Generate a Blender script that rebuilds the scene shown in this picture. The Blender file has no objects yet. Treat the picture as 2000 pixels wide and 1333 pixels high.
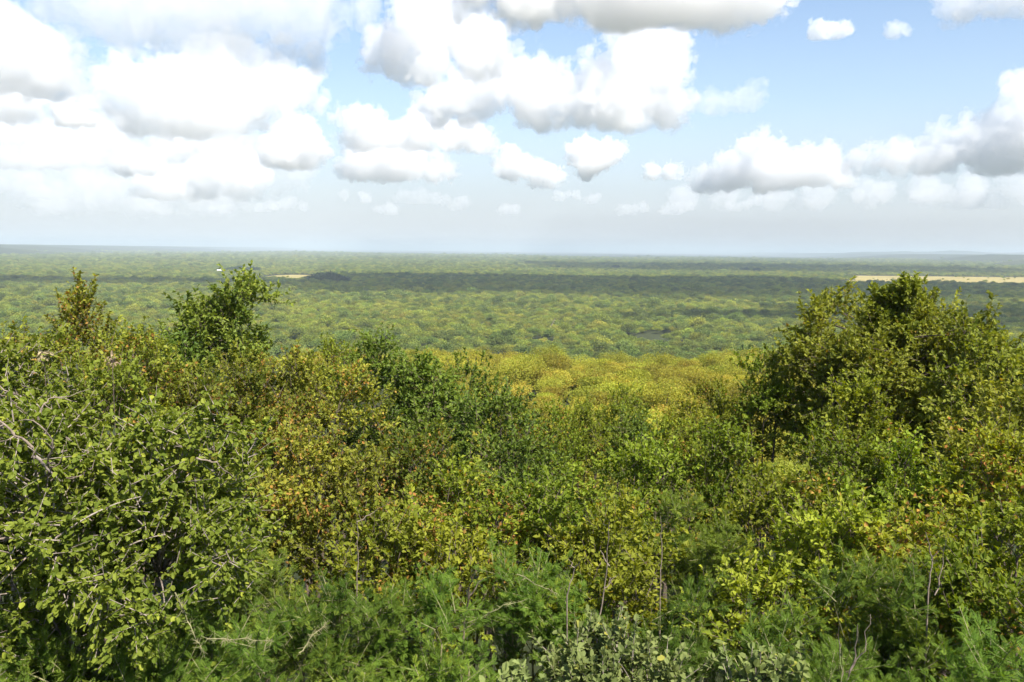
import bpy, math, random
import numpy as np
from mathutils import Vector, Matrix

# ------------------------------------------------------------------ camera, sky, sun, exposure
scene = bpy.context.scene
COL = scene.collection
EYE = 40.0                      # eye height above the plain, metres
FPX = 1732.0                    # focal length in pixels of the 2000 px wide photograph
PITCH = math.atan((666.5 - 489.0) / FPX)
ROLL = 0.0105

cam_data = bpy.data.cameras.new("camera")
cam_data.sensor_width = 36.0
cam_data.lens = 36.0 * FPX / 2000.0
cam_data.clip_start = 0.1
cam_data.clip_end = 150000.0
cam = bpy.data.objects.new("camera", cam_data)
COL.objects.link(cam)
CAM_M = Matrix.Rotation(math.pi / 2 - PITCH, 4, 'X') @ Matrix.Rotation(ROLL, 4, 'Z')
cam.matrix_world = Matrix.Translation((0, 0, EYE)) @ CAM_M
scene.camera = cam

SUN_EL, SUN_AZ = math.radians(52.0), math.radians(146.0)      # azimuth clockwise from the view direction (+Y)
world = bpy.data.worlds.new("World")
scene.world = world
world.use_nodes = True
wn = world.node_tree
sky = wn.nodes.new('ShaderNodeTexSky')
sky.sky_type = 'NISHITA'
sky.sun_disc = False
sky.sun_elevation = SUN_EL
sky.sun_rotation = SUN_AZ
sky.altitude = 0.0
sky.air_density = 1.0
sky.dust_density = 0.3
sky.ozone_density = 2.0
bg = wn.nodes['Background']
bg.inputs['Strength'].default_value = 0.088
# the sky's own humid band: the blue pales to milk-lilac in the last degrees above the horizon
tco = wn.nodes.new('ShaderNodeTexCoord')
sepz = wn.nodes.new('ShaderNodeSeparateXYZ'); wn.links.new(tco.outputs['Generated'], sepz.inputs[0])
ramp = wn.nodes.new('ShaderNodeValToRGB'); wn.links.new(sepz.outputs['Z'], ramp.inputs['Fac'])
ramp.color_ramp.elements[0].position = 0.0; ramp.color_ramp.elements[0].color = (0.95, 0.95, 0.95, 1)
ramp.color_ramp.elements[1].position = 0.5; ramp.color_ramp.elements[1].color = (0.0, 0.0, 0.0, 1)
e = ramp.color_ramp.elements.new(0.05); e.color = (0.80, 0.80, 0.80, 1)
e = ramp.color_ramp.elements.new(0.16); e.color = (0.26, 0.26, 0.26, 1)
e = ramp.color_ramp.elements.new(0.30); e.color = (0.03, 0.03, 0.03, 1)
milk = wn.nodes.new('ShaderNodeMix'); milk.data_type = 'RGBA'
wn.links.new(ramp.outputs['Color'], milk.inputs['Factor'])
wn.links.new(sky.outputs[0], milk.inputs['A'])
milk.inputs['B'].default_value = (3.5, 3.7, 4.05, 1)
wn.links.new(milk.outputs['Result'], bg.inputs['Color'])

sun_data = bpy.data.lights.new("sun", 'SUN')
sun_data.energy = 4.9
sun_data.angle = math.radians(0.53)
sun_data.color = (1.0, 0.95, 0.87)
sun = bpy.data.objects.new("sun", sun_data)
COL.objects.link(sun)
sdir = Vector((math.sin(SUN_AZ) * math.cos(SUN_EL), math.cos(SUN_AZ) * math.cos(SUN_EL), math.sin(SUN_EL)))
sun.rotation_euler = sdir.to_track_quat('Z', 'Y').to_euler()
sun.location = (0, -20, 90)

scene.view_settings.view_transform = 'Standard'
scene.view_settings.look = 'None'
scene.view_settings.exposure = 1.15
scene.view_settings.gamma = 1.0
scene.view_settings.use_curve_mapping = False
cy = scene.cycles
cy.use_denoising = True
try:
    cy.denoiser = 'OPENIMAGEDENOISE'
    cy.denoising_input_passes = 'RGB_ALBEDO_NORMAL'
except Exception:
    pass
cy.max_bounces = 24
cy.diffuse_bounces = 4
cy.glossy_bounces = 1
cy.transmission_bounces = 4
cy.transparent_max_bounces = 8
cy.volume_bounces = 20
cy.use_adaptive_sampling = True
cy.adaptive_threshold = 0.02
cy.caustics_reflective = False
cy.caustics_refractive = False


def ray(px, py):
    """Unit direction through a pixel of the 2000 x 1333 photograph."""
    v = Vector(((px - 1000.0) / FPX, -(py - 666.5) / FPX, -1.0))
    v = CAM_M.to_3x3() @ v
    return v.normalized()


def at(px, py, dist):
    """Point at a horizontal distance along the ray of a pixel."""
    d = ray(px, py)
    h = math.hypot(d.x, d.y)
    return Vector((0, 0, EYE)) + d * (dist / h)


# ------------------------------------------------------------------ helpers
def tag(o, label=None, cat=None, group=None, kind=None):
    if label: o["label"] = label
    if cat: o["category"] = cat
    if group: o["group"] = group
    if kind: o["kind"] = kind
    return o


def np_mesh(name, verts, faces_flat, face_sizes, smooth=False):
    me = bpy.data.meshes.new(name)
    verts = np.asarray(verts, np.float32)
    faces_flat = np.asarray(faces_flat, np.int32)
    face_sizes = np.asarray(face_sizes, np.int32)
    me.vertices.add(len(verts)); me.vertices.foreach_set('co', verts.ravel())
    me.loops.add(len(faces_flat)); me.loops.foreach_set('vertex_index', faces_flat)
    me.polygons.add(len(face_sizes))
    st = np.zeros(len(face_sizes), np.int32); st[1:] = np.cumsum(face_sizes)[:-1]
    me.polygons.foreach_set('loop_start', st)
    me.polygons.foreach_set('use_smooth', np.full(len(face_sizes), smooth, bool))
    me.update(calc_edges=True)
    me.validate()
    return me


def link(name, me, mat=None, parent=None):
    o = bpy.data.objects.new(name, me)
    COL.objects.link(o)
    if mat is not None and len(me.materials) == 0:
        me.materials.append(mat)
    if parent is not None:
        o.parent = parent
    return o


class Noise3:
    """Value noise on a random lattice, evaluated on numpy arrays."""
    def __init__(self, seed, n=32):
        self.n = n
        self.t = np.random.RandomState(seed).uniform(-1, 1, (n, n, n)).astype(np.float32)

    def __call__(self, p):
        n = self.n
        i = np.floor(p).astype(np.int64); f = (p - i).astype(np.float32)
        f = f * f * f * (f * (f * 6 - 15) + 10)
        out = 0
        for dx in (0, 1):
            wx = f[..., 0] if dx else 1 - f[..., 0]
            for dy in (0, 1):
                wy = f[..., 1] if dy else 1 - f[..., 1]
                for dz in (0, 1):
                    wz = f[..., 2] if dz else 1 - f[..., 2]
                    out = out + wx * wy * wz * self.t[(i[..., 0] + dx) % n, (i[..., 1] + dy) % n, (i[..., 2] + dz) % n]
        return out

    def fbm(self, p, octaves=4, gain=0.5):
        s, a, tot = 0, 1.0, 0.0
        for k in range(octaves):
            s = s + a * self(p * (2.03 ** k) + 7.3 * k); tot += a; a *= gain
        return s / tot


NZ = Noise3(11)
# ------------------------------------------------------------------ clouds: real bodies of vapour 1.3 km up
import openvdb

CLOUD_BASE = 1300.0


def cloud_mat(name, sigma, forward=.5):
    m = bpy.data.materials.new(name); m.use_nodes = True
    nt = m.node_tree
    for n in list(nt.nodes):
        if n.type != 'OUTPUT_MATERIAL': nt.nodes.remove(n)
    v = nt.nodes.new('ShaderNodeVolumePrincipled')
    v.inputs['Color'].default_value = (.998, .994, .993, 1)
    v.inputs['Density'].default_value = sigma
    v.inputs['Anisotropy'].default_value = forward
    nt.links.new(v.outputs[0], nt.nodes['Material Output'].inputs['Volume'])
    return m


def cloud(label, lobes, ybase, thick=3.0, seed=0, base=CLOUD_BASE, rough=1.0, dist=None, group="cumulus clouds over the plain", flat=True, spheres=None):
    """lobes: (px, py, radius px) on the photo; the distance follows from the height of the flat cloud base."""
    rs = np.random.RandomState(seed + 5)
    if spheres:                      # (x, y, z, radius) in metres
        rm = float(np.median([q[3] for q in spheres])); zb = min(q[2] for q in spheres) - rm * .35
        sph = []
        for q in spheres:
            sph.append((np.array(q[:3], float), q[3]))
            for k in range(5):
                v = rs.normal(size=3); v[2] = abs(v[2]); v /= np.linalg.norm(v); r = q[3] * rs.uniform(.3, .5)
                sph.append((np.array(q[:3]) + v * q[3] * .8, r))
        lobes = []
    else:
        xm = sum(l[0] for l in lobes) / len(lobes)
        if dist is None:
            d = ray(xm, ybase)
            dist = base / (d.z / math.hypot(d.x, d.y))
        rm = float(np.median([l[2] for l in lobes])) / FPX * dist
        zb = at(xm, ybase, dist)[2]
        sph = []
    for (px, py, r) in lobes:
        R = r / FPX * dist * 1.1
        c = np.array(at(px, py, dist)) + np.array([0, rs.uniform(-.5, .5) * R, 0])
        sph.append((c, R))
        for k in range(8):
            v = rs.normal(size=3); v[2] = abs(v[2]) * 0.9 - 0.15; v /= np.linalg.norm(v)
            q = R * rs.uniform(.28, .5)
            cs = c + v * (R * 0.92 - q * 0.35); sph.append((cs, q))
            for w in range(2):
                v2 = v * .8 + rs.normal(size=3) * .7; v2 /= np.linalg.norm(v2); sph.append((cs + v2 * q * .85, q * rs.uniform(.35, .55)))
    C = np.array([s[0] for s in sph]); Rr = np.array([s[1] for s in sph])
    lo = (C - Rr[:, None] * 1.3 - rm * .35).min(0); hi = (C + Rr[:, None] * 1.3 + rm * .35).max(0)
    if flat: lo[2] = max(lo[2], zb - rm * .3)
    ext = hi - lo
    vox = max(rm / (21.0 if group.startswith('cumulus') else 8.0), (ext.prod() / 2.8e6) ** (1 / 3))
    n = np.ceil(ext / vox).astype(int) + 2
    ax = [lo[i] + np.arange(n[i]) * vox for i in range(3)]
    P = np.stack(np.meshgrid(*ax, indexing='ij'), -1).astype(np.float32)

    def coarse(fn, step):
        """A smooth field worked out on every step-th sample and filled in between."""
        cax = [np.arange(0, n[w] + step, step) for w in range(3)]
        Q = np.stack(np.meshgrid(*[lo[w] + cax[w] * vox for w in range(3)], indexing='ij'), -1).astype(np.float32)
        F = fn(Q).astype(np.float32)
        for w in range(3):
            t = np.arange(n[w]) / step; i0 = t.astype(int); fr_ = (t - i0).astype(np.float32)
            sh = [1, 1, 1]; sh[w] = -1; fr_ = fr_.reshape(sh)
            F = np.take(F, i0, axis=w) * (1 - fr_) + np.take(F, i0 + 1, axis=w) * fr_
        return F
    k = rm * 0.06
    acc = np.zeros(P.shape[:3], np.float32)
    warp = np.stack([coarse(lambda Q: NZ.fbm(Q / (rm * 1.5) + 13 * w + seed, 3), 4) for w in (1, 2, 3)], -1)
    Pw = P + warp * rm * np.array([.9, .9, .55], np.float32) * rough
    for c, R in zip(C, Rr):      # each puff only touches its own block of the grid
        a = np.clip(np.floor((c - R - 1.3 * rm - lo) / vox).astype(int), 0, n); z = np.clip(np.ceil((c + R + 1.3 * rm - lo) / vox).astype(int) + 1, 0, n)
        sl = tuple(slice(a[q], z[q]) for q in range(3))
        dd = np.sqrt(((Pw[sl] - c.astype(np.float32)) ** 2).sum(-1)) - R
        acc[sl] += np.exp(np.clip(-dd / k, -60, 40))
    sdf = -k * np.log(acc + 1e-26)
    def bump(s, a, o, step):
        return coarse(lambda Q: NZ((Q / (rm * .75) + seed * 3.7) * s + o), step) * a
    bil = np.abs(bump(1, .6, 0, 3)) + np.abs(bump(2.1, .48, 5, 3)) + np.abs(bump(4.3, .36, 9, 2)) + np.abs(bump(8.7, .28, 2, 1))
    sdf = sdf - (bil - .46) * rm * 0.72 * rough
    if flat:
        zz = zb + coarse(lambda Q: NZ.fbm(Q * np.array([1, 1, 0], np.float32) / (rm * 1.3) + seed, 3), 3) * rm * .28
        sdf = np.maximum(sdf, (zz - P[..., 2]) * .8)
    frz = coarse(lambda Q: NZ.fbm(Q / (rm * .27) + seed * 1.3, 3), 2)
    mats, VV, FF, FS, MI, nv = [], [], [], [], [], 0
    for si, (iso, fr, dens) in enumerate(((.07, .42, .16), (-.02, .26, 1.65))):
        f = sdf - frz * rm * fr - iso * rm
        f[0], f[-1], f[:, 0], f[:, -1], f[:, :, 0], f[:, :, -1] = (vox,) * 6
        g = openvdb.FloatGrid(float(vox * 3)); g.copyFromArray(np.clip(f, -vox * 3, vox * 3).astype(np.float32), tolerance=0.0)
        pts, tris, quads = g.convertToPolygons(isovalue=0.0, adaptivity=0.0)
        if len(pts) == 0: continue
        VV.append(pts * vox + lo - np.array([(lo[0] + hi[0]) / 2, (lo[1] + hi[1]) / 2, zb]))
        FF += [tris.ravel() + nv, quads.ravel() + nv]; FS += [np.full(len(tris), 3), np.full(len(quads), 4)]
        MI.append(np.full(len(tris) + len(quads), len(mats))); nv += len(pts)
        mats.append(cloud_mat("cloud_vapour", thick * .26 * dens / rm, .35 if thick > 2.5 else .1))
    centre = np.array([(lo[0] + hi[0]) / 2, (lo[1] + hi[1]) / 2, zb])
    me = np_mesh("cloud", np.concatenate(VV), np.concatenate(FF), np.concatenate(FS), smooth=True)
    for m_ in mats: me.materials.append(m_)
    me.polygons.foreach_set('material_index', np.concatenate(MI).astype(np.int32))
    o = link("cloud", me); o.location = centre
    tag(o, label, "cloud", group)
    return o


def build_clouds():
    cloud("big grey-white cloud bank along the upper left edge", [(150, -10, 60), (250, 5, 80), (350, 20, 75), (450, -5, 95), (560, 10, 80), (640, 25, 52), (330, 70, 35)], 112, 1.1, 1)
    cloud("tall white heap cloud cut by the left edge", [(-10, 120, 78), (50, 112, 62), (85, 140, 42)], 182, 3, 2)
    cloud("flat small cloud just under the tall heap at the left edge", [(-10, 210, 36), (50, 207, 34)], 240, 2, 3)
    cloud("wide pale cloud with a ragged top left of centre", [(270, 170, 42), (340, 195, 68), (440, 150, 46), (500, 172, 56), (570, 182, 42), (420, 215, 60), (250, 215, 50), (180, 205, 34)], 268, 2, 4)
    cloud("tiny bright puff beside the wide ragged pale cloud", [(130, 224, 24), (168, 236, 16)], 246, 3, 5)
    cloud("low hazy white bank at the left edge", [(20, 290, 42), (100, 290, 42), (180, 285, 40), (240, 300, 30), (60, 330, 30)], 335, 1.6, 6)
    cloud("slanting streak of cloud above the long low heap", [(240, 340, 14), (290, 318, 24), (340, 295, 24), (390, 285, 16)], 348, 1.8, 7)
    cloud("long low heap cloud over the leafy treetop", [(290, 370, 26), (340, 360, 36), (390, 350, 40), (450, 338, 38), (500, 350, 26)], 392, 2.4, 8)
    cloud("round bright puff right of the wide pale cloud", [(580, 285, 46), (545, 302, 32), (615, 282, 24), (560, 265, 24)], 330, 3, 9)
    cloud("smooth white cloud with a domed top near the upper centre", [(750, 95, 48), (830, 60, 55), (870, 52, 44), (930, 90, 54), (960, 105, 36), (820, 120, 44)], 168, 2.6, 10)
    cloud("largest heaped cloud with a bright right-hand tower", [(1250, 130, 66), (1285, 118, 46), (1170, 160, 52), (1302, 215, 48), (1210, 205, 60), (1120, 200, 52), (1000, 165, 52), (930, 190, 48), (860, 205, 42), (1040, 205, 56)], 258, 3.4, 11)
    cloud("domed puff and ledge left of the largest heaped cloud", [(715, 255, 42), (765, 262, 30), (830, 262, 38), (900, 268, 38), (945, 285, 30)], 298, 2.4, 12)
    cloud("low bright heap under the domed puff and ledge", [(700, 315, 32), (740, 312, 40), (790, 320, 38), (850, 338, 24), (880, 342, 16)], 356, 3, 13)
    cloud("ragged small cloud left of the mushroom shaped puff", [(1000, 325, 28), (1045, 340, 24), (1080, 348, 20)], 370, 2.4, 14)
    cloud("mushroom shaped puff standing alone near the centre", [(1155, 305, 36), (1187, 302, 22), (1125, 305, 20), (1145, 338, 18)], 356, 3, 15)
    cloud("dark grey cloud underside along the top edge", [(930, -40, 60), (1050, -50, 80), (1200, -50, 100), (1350, -45, 95), (1480, -30, 70), (1290, 10, 50), (1180, 0, 50)], 55, 4.2, 16)
    cloud("faint wisp in the clear blue near the upper right", [(1600, 64, 18), (1640, 58, 16)], 80, 1.2, 17)
    cloud("fainter scrap of cloud beside the wisp in the clear blue", [(1745, 62, 13), (1765, 60, 10)], 74, .7, 18)
    cloud("soft cloud corner cut by the top right edge", [(1890, 0, 34), (1950, -10, 40), (2020, -10, 45)], 38, 1.6, 19)
    cloud("thin smoky wisp just right of the largest heaped cloud", [(1395, 200, 24), (1430, 195, 20), (1462, 192, 26)], 225, .55, 20)
    cloud("double-peaked heap cloud low on the right side", [(1482, 308, 38), (1430, 335, 33), (1540, 330, 36), (1598, 318, 36), (1380, 352, 22), (1500, 345, 30), (1640, 345, 24)], 376, 3, 21)
    cloud("long cloud climbing towards the right edge", [(1985, 258, 50), (1900, 283, 42), (1830, 303, 38), (1745, 310, 28), (1685, 315, 26), (1950, 305, 42), (2050, 240, 65)], 345, 2.6, 22)
    cloud("small flat puff left of the double-peaked heap cloud", [(1275, 338, 17), (1312, 340, 17)], 352, 1.8, 23)
    cloud("thin milky veil of cloud low on the left", [(x, y, 44) for x, y in ((60, 345), (150, 320), (240, 300), (330, 285), (420, 300), (480, 290), (200, 370), (560, 330), (420, 380), (100, 390), (300, 400))], 420, .8, 24, rough=.8)
    cloud("thin veil of cloud under the wide ragged pale cloud", [(x, y, 36) for x, y in ((20, 255), (120, 265), (220, 262), (330, 275), (430, 262))], 300, .8, 25, rough=.8)
    cloud("faint flat veil of cloud low on the right", [(x, y, 26) for x, y in ((1330, 395), (1420, 385), (1510, 390), (1600, 380), (1700, 375), (1800, 370), (1900, 372), (1990, 365))], 412, .6, 26, rough=.8)
    cloud("soft grey shred of cloud under the upper left bank", [(x, y, 26) for x, y in ((520, 110), (570, 105), (610, 120), (480, 105))], 150, .7, 27)
    far = [(100, 372, 30), (25, 362, 30), (560, 400, 24), (525, 406, 16), (690, 386, 20), (820, 385, 25), (885, 400, 24), (1000, 412, 18), (1100, 384, 18), (1150, 390, 16),
           (1230, 412, 19), (1330, 408, 22), (1440, 405, 18), (1490, 392, 18), (1580, 400, 22), (1700, 382, 26), (1800, 386, 30), (1910, 392, 34), (430, 408, 18), (760, 410, 20)]
    for i, (x, y, r) in enumerate(far):
        rj = random.Random(i)
        cloud("pale far cloudlet in the low hazy row above the horizon", [(x + r * rj.uniform(-1.4, 1.4), y + rj.uniform(-.35, .3) * r, r * rj.uniform(.25, .6)) for q in range(7)], y + r * .55, .4, 30 + i,
              group="far cloudlets above the horizon")
    # clouds passing above the look-out: their shadows lie in bands across the plain
    off = np.array([sdir.x, sdir.y]) / sdir.z * 1350.0

    def overhead(label, shade, seed, r, th):
        sp = [(x + off[0], y + off[1], 1350.0 + (i % 3) * r * .15, r * (.8 + .13 * (i % 4))) for i, (x, y) in enumerate(shade)]
        cloud(label, [], 0, th, seed, spheres=sp, group="clouds passing above the look-out")
    overhead("wide flat cloud high above the look-out, shading the middle of the plain", [(x, y) for x in range(-120, 560, 110) for y in (800, 930, 1060, 1180)] + [(-260, 940), (-380, 930), (-500, 930), (-620, 940)], 71, 95, 3.0)
    overhead("small cloud high above the look-out, shading the right of the near plain", [(230, 480), (300, 500), (380, 520), (250, 570), (330, 590), (420, 600), (500, 560)], 72, 60, 2.2)
    overhead("narrow cloud streak high above the look-out", [(70, 520), (110, 530), (150, 525), (185, 540)], 73, 22, 3)
    overhead("ragged cloud high above the look-out, shading the far right of the plain", [(x, y) for x in range(180, 1300, 190) for y in (1900, 2120, 2340) if x < y * .55], 74, 150, 2.4)


# ------------------------------------------------------------------ terrain
def hill(x, y):
    """Ground height: the look-out ridge falls in two steps to the plain at z = 0."""
    x = np.asarray(x, float); y = np.asarray(y, float)
    ys = [-60, 0, 4, 9, 14, 30, 80, 125, 215, 240, 1e6]
    zs = [37.5, 36.2, 35.6, 34.6, 33.6, 30.4, 26.4, 22.6, 1.0, 0.0, 0.0]
    y2 = y + 5.0 * np.sin(x * .045 + 1.0) + 3.0 * np.sin(x * .11) - 0.0009 * x * x * (np.abs(x) > 0)
    y2 = np.where(y < 30, y, y + (y2 - y) * np.clip((y - 30) / 60, 0, 1))
    z = np.interp(y2, ys, zs)
    far = np.clip((y - 2600) / 2600, 0, 1) * np.clip((30000 - y) / 10000, 0, 1)
    z = z + far * (5 + 3.5 * np.sin(x * .0021 + y * .0007) + 2.5 * np.sin(x * .0057 + 2) + 2 * np.sin(y * .0031 + x * .001))
    return z + .25 * np.sin(x * .31 + y * .17) * (z > .5)


# ------------------------------------------------------------------ plants
def leaf_mat(name, dark, light, young, rust, sss=0.32, rough=0.5, vary=1.0):
    """Leaf blades: green between two tones by leaf, yellow young leaves and rusty old ones by the plant's own attribute."""
    m = bpy.data.materials.new(name); m.use_nodes = True
    nt = m.node_tree; nd = nt.nodes; lk = nt.links.new
    p = nd['Principled BSDF']
    at_ = nd.new('ShaderNodeAttribute'); at_.attribute_name = 'leaf'
    sep = nd.new('ShaderNodeSeparateColor'); lk(at_.outputs['Color'], sep.inputs[0])
    oi = nd.new('ShaderNodeObjectInfo')

    def mix(fac, a, b):
        x = nd.new('ShaderNodeMix'); x.data_type = 'RGBA'
        lk(fac, x.inputs['Factor'])
        for k, s in (('A', a), ('B', b)):
            if hasattr(s, 'is_linked'): lk(s, x.inputs[k])
            else: x.inputs[k].default_value = (*s, 1)
        return x.outputs['Result']
    c = mix(sep.outputs[0], dark, light)
    c = mix(sep.outputs[1], c, young)
    c = mix(sep.outputs[2], c, rust)
    hs = nd.new('ShaderNodeHueSaturation')
    mr = nd.new('ShaderNodeMapRange'); lk(oi.outputs['Random'], mr.inputs['Value'])
    mr.inputs['To Min'].default_value = 1 - .18 * vary; mr.inputs['To Max'].default_value = 1 + .18 * vary
    lk(mr.outputs[0], hs.inputs['Value'])
    mh = nd.new('ShaderNodeMapRange'); rj2 = nd.new('ShaderNodeMath'); rj2.operation = 'MULTIPLY'; rj2.inputs[1].default_value = 7.31; lk(oi.outputs['Random'], rj2.inputs[0])
    rj3 = nd.new('ShaderNodeMath'); rj3.operation = 'FRACT'; lk(rj2.outputs[0], rj3.inputs[0]); lk(rj3.outputs[0], mh.inputs['Value'])
    mh.inputs['To Min'].default_value = .5 + .014 * vary; mh.inputs['To Max'].default_value = .5 - .012 * vary
    lk(mh.outputs[0], hs.inputs['Hue'])
    lk(c, hs.inputs['Color'])
    lk(hs.outputs[0], p.inputs['Base Color'])
    p.inputs['Roughness'].default_value = rough
    p.inputs['Specular IOR Level'].default_value = 0.14
    tr = nd.new('ShaderNodeBsdfTranslucent')
    tm = nd.new('ShaderNodeHueSaturation'); lk(hs.outputs[0], tm.inputs['Color'])
    tm.inputs['Value'].default_value = 1.25; tm.inputs['Saturation'].default_value = 1.1; tm.inputs['Hue'].default_value = 0.49
    lk(tm.outputs[0], tr.inputs['Color'])
    ms = nd.new('ShaderNodeMixShader'); ms.inputs[0].default_value = sss
    lk(p.outputs[0], ms.inputs[1]); lk(tr.outputs[0], ms.inputs[2])
    lk(ms.outputs[0], nd['Material Output'].inputs['Surface'])
    return m


def bark_mat(name, a, b, scale=40.0):
    m = bpy.data.materials.new(name); m.use_nodes = True
    nt = m.node_tree; nd = nt.nodes; lk = nt.links.new
    p = nd['Principled BSDF']; p.inputs['Roughness'].default_value = 0.9
    tc = nd.new('ShaderNodeTexCoord'); n = nd.new('ShaderNodeTexNoise')
    n.inputs['Scale'].default_value = scale; n.inputs['Detail'].default_value = 4
    lk(tc.outputs['Object'], n.inputs['Vector'])
    r = nd.new('ShaderNodeValToRGB'); lk(n.outputs['Fac'], r.inputs['Fac'])
    r.color_ramp.elements[0].position = .35; r.color_ramp.elements[0].color = (*a, 1)
    r.color_ramp.elements[1].position = .68; r.color_ramp.elements[1].color = (*b, 1)
    lk(r.outputs['Color'], p.inputs['Base Color'])
    return m


LM = {
    'round':   leaf_mat("round_leaf", (.09, .13, .014), (.235, .27, .036), (.38, .4, .05), (.28, .19, .04), .40, .6),
    'feather': leaf_mat("feather_leaf", (.062, .118, .014), (.155, .22, .028), (.26, .31, .035), (.2, .18, .03), .42, .6, 1.1),
    'rusty':   leaf_mat("olive_leaf", (.115, .145, .018), (.265, .285, .038), (.36, .35, .04), (.34, .19, .035), .42, .6, 1.4),
    'dark':    leaf_mat("dark_leaf", (.066, .108, .015), (.17, .215, .029), (.21, .26, .04), (.22, .16, .035), .36, .5),
    'yellow':  leaf_mat("yellow_green_leaf", (.12, .16, .014), (.27, .305, .032), (.34, .36, .036), (.36, .22, .03), .42, .6, 1.4),
    'tree':    leaf_mat("bush_tree_leaf", (.11, .14, .018), (.26, .285, .036), (.33, .33, .04), (.3, .2, .035), .42, .55),
    'fresh':   leaf_mat("fresh_green_leaf", (.08, .13, .018), (.215, .27, .04), (.32, .35, .045), (.26, .18, .04), .38, .5),
    'grey':    leaf_mat("grey_green_leaf", (.115, .155, .045), (.215, .262, .085), (.42, .4, .06), (.28, .22, .06), .36, .7),
    'mid':     leaf_mat("hillside_leaf", (.23, .225, .028), (.385, .37, .048), (.45, .4, .05), (.44, .28, .05), .38, .7, 1.7),
    'plain':   leaf_mat("savanna_leaf", (.18, .21, .03), (.315, .345, .05), (.38, .38, .055), (.42, .31, .07), .36, .7, 1.5),
    'plaindark': leaf_mat("dark_savanna_leaf", (.1, .145, .03), (.2, .24, .045), (.24, .25, .05), (.28, .2, .06), .34, .7, 1.4),
    'talldark': leaf_mat("tall_tree_leaf", (.02, .045, .018), (.055, .09, .03), (.08, .11, .04), (.1, .08, .04), .25, .7),
    'pod':     leaf_mat("rusty_leaf", (.24, .13, .035), (.42, .25, .06), (.44, .35, .06), (.36, .17, .04), .38, .7),
    'dry':     leaf_mat("dry_leaf", (.26, .2, .12), (.38, .3, .19), (.42, .34, .2), (.3, .2, .12), .35, .8),
}
BK = {
    'brown': bark_mat("brown_bark", (.05, .035, .025), (.15, .11, .08)),
    'grey':  bark_mat("grey_bark", (.13, .10, .08), (.36, .30, .25)),
    'green': bark_mat("thorn_shoot", (.12, .12, .05), (.28, .25, .12)),
    'bare':  bark_mat("bare_wood", (.14, .105, .08), (.30, .235, .18)),
}


def unit(v):
    return v / np.maximum(np.linalg.norm(v, axis=-1, keepdims=True), 1e-9)


class Soup:
    """Collects quads with the leaf attribute, then makes one mesh."""
    def __init__(self): self.v, self.q, self.c, self.n = [], [], [], 0

    def add(self, V, Q, Cc=None):
        self.v.append(V.reshape(-1, 3)); self.q.append(Q.reshape(-1, 4) + self.n); self.n += V.reshape(-1, 3).shape[0]
        if Cc is not None: self.c.append(Cc.reshape(-1, 3))

    def mesh(self, name, mat, smooth=False):
        V = np.concatenate(self.v); Q = np.concatenate(self.q)
        me = np_mesh(name, V, Q.ravel(), np.full(len(Q), 4), smooth)
        if self.c:
            C = np.concatenate(self.c)
            a = me.attributes.new('leaf', 'FLOAT_COLOR', 'POINT')
            a.data.foreach_set('color', np.concatenate([C, np.ones((len(C), 1))], 1).astype(np.float32).ravel())
        me.materials.append(mat)
        return me


def blades(soup, P, A, N, L, W, C, rounded=False, fold=.18):
    """Leaf blades from base points P along axes A with face normals N (folded along the midrib)."""
    A = unit(A); S = unit(np.cross(A, N)); N = unit(np.cross(S, A))
    L = L[:, None]; W = W[:, None]
    n = len(P)
    if rounded:
        V = np.stack([P, P + A * L * .3 + S * W * .5 + N * W * fold, P + A * L * .75 + S * W * .42 + N * W * fold * .6, P + A * L - N * L * .08,
                      P + A * L * .75 - S * W * .42 + N * W * fold * .6, P + A * L * .3 - S * W * .5 + N * W * fold], 1)
        Q = (np.arange(n)[:, None, None] * 6 + np.array([[0, 1, 2, 3], [0, 3, 4, 5]])[None])
        soup.add(V, Q, np.repeat(C[:, None], 6, 1))
    else:
        V = np.stack([P, P + A * L * .48 + S * W * .5 + N * W * fold, P + A * L - N * L * .05, P + A * L * .48 - S * W * .5 + N * W * fold], 1)
        Q = np.arange(n * 4).reshape(n, 4)
        soup.add(V, Q, np.repeat(C[:, None], 4, 1))


def feathers(soup, P, A, N, L, C, pairs=8):
    """Twice-feathered thorn tree leaves: a row of slender leaflets on each side of the leaf stalk."""
    A = unit(A); S = unit(np.cross(A, N)); N = unit(np.cross(S, A))
    t = (np.arange(pairs) + .7) / pairs
    for sgn in (-1, 1):
        for k in range(pairs):
            w = math.sin(math.pi * (0.18 + 0.74 * t[k]))
            base = P + A * (L * t[k])[:, None]
            d = A * .45 + S * sgn * .9 - N * .12
            ll = L * .30 * w
            blades(soup, base, d, N, ll, np.maximum(ll * .30, .0042), C, fold=.1)


def tube(soup, pts, radii, sides=5):
    pts = np.asarray(pts, float); n = len(pts)
    T = unit(np.gradient(pts, axis=0))
    ref = np.array([0.31, 0.9, 0.2]); U = unit(np.cross(T, ref)); Vv = np.cross(T, U)
    a = np.arange(sides) / sides * 2 * math.pi
    ring = pts[:, None] + np.asarray(radii)[:, None, None] * (np.cos(a)[None, :, None] * U[:, None] + np.sin(a)[None, :, None] * Vv[:, None])
    i = np.arange(n - 1)[:, None] * sides; j = np.arange(sides)[None]; j2 = (j + 1) % sides
    Q = np.stack([i + j, i + j2, i + sides + j2, i + sides + j], -1)
    soup.add(ring, Q)


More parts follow.
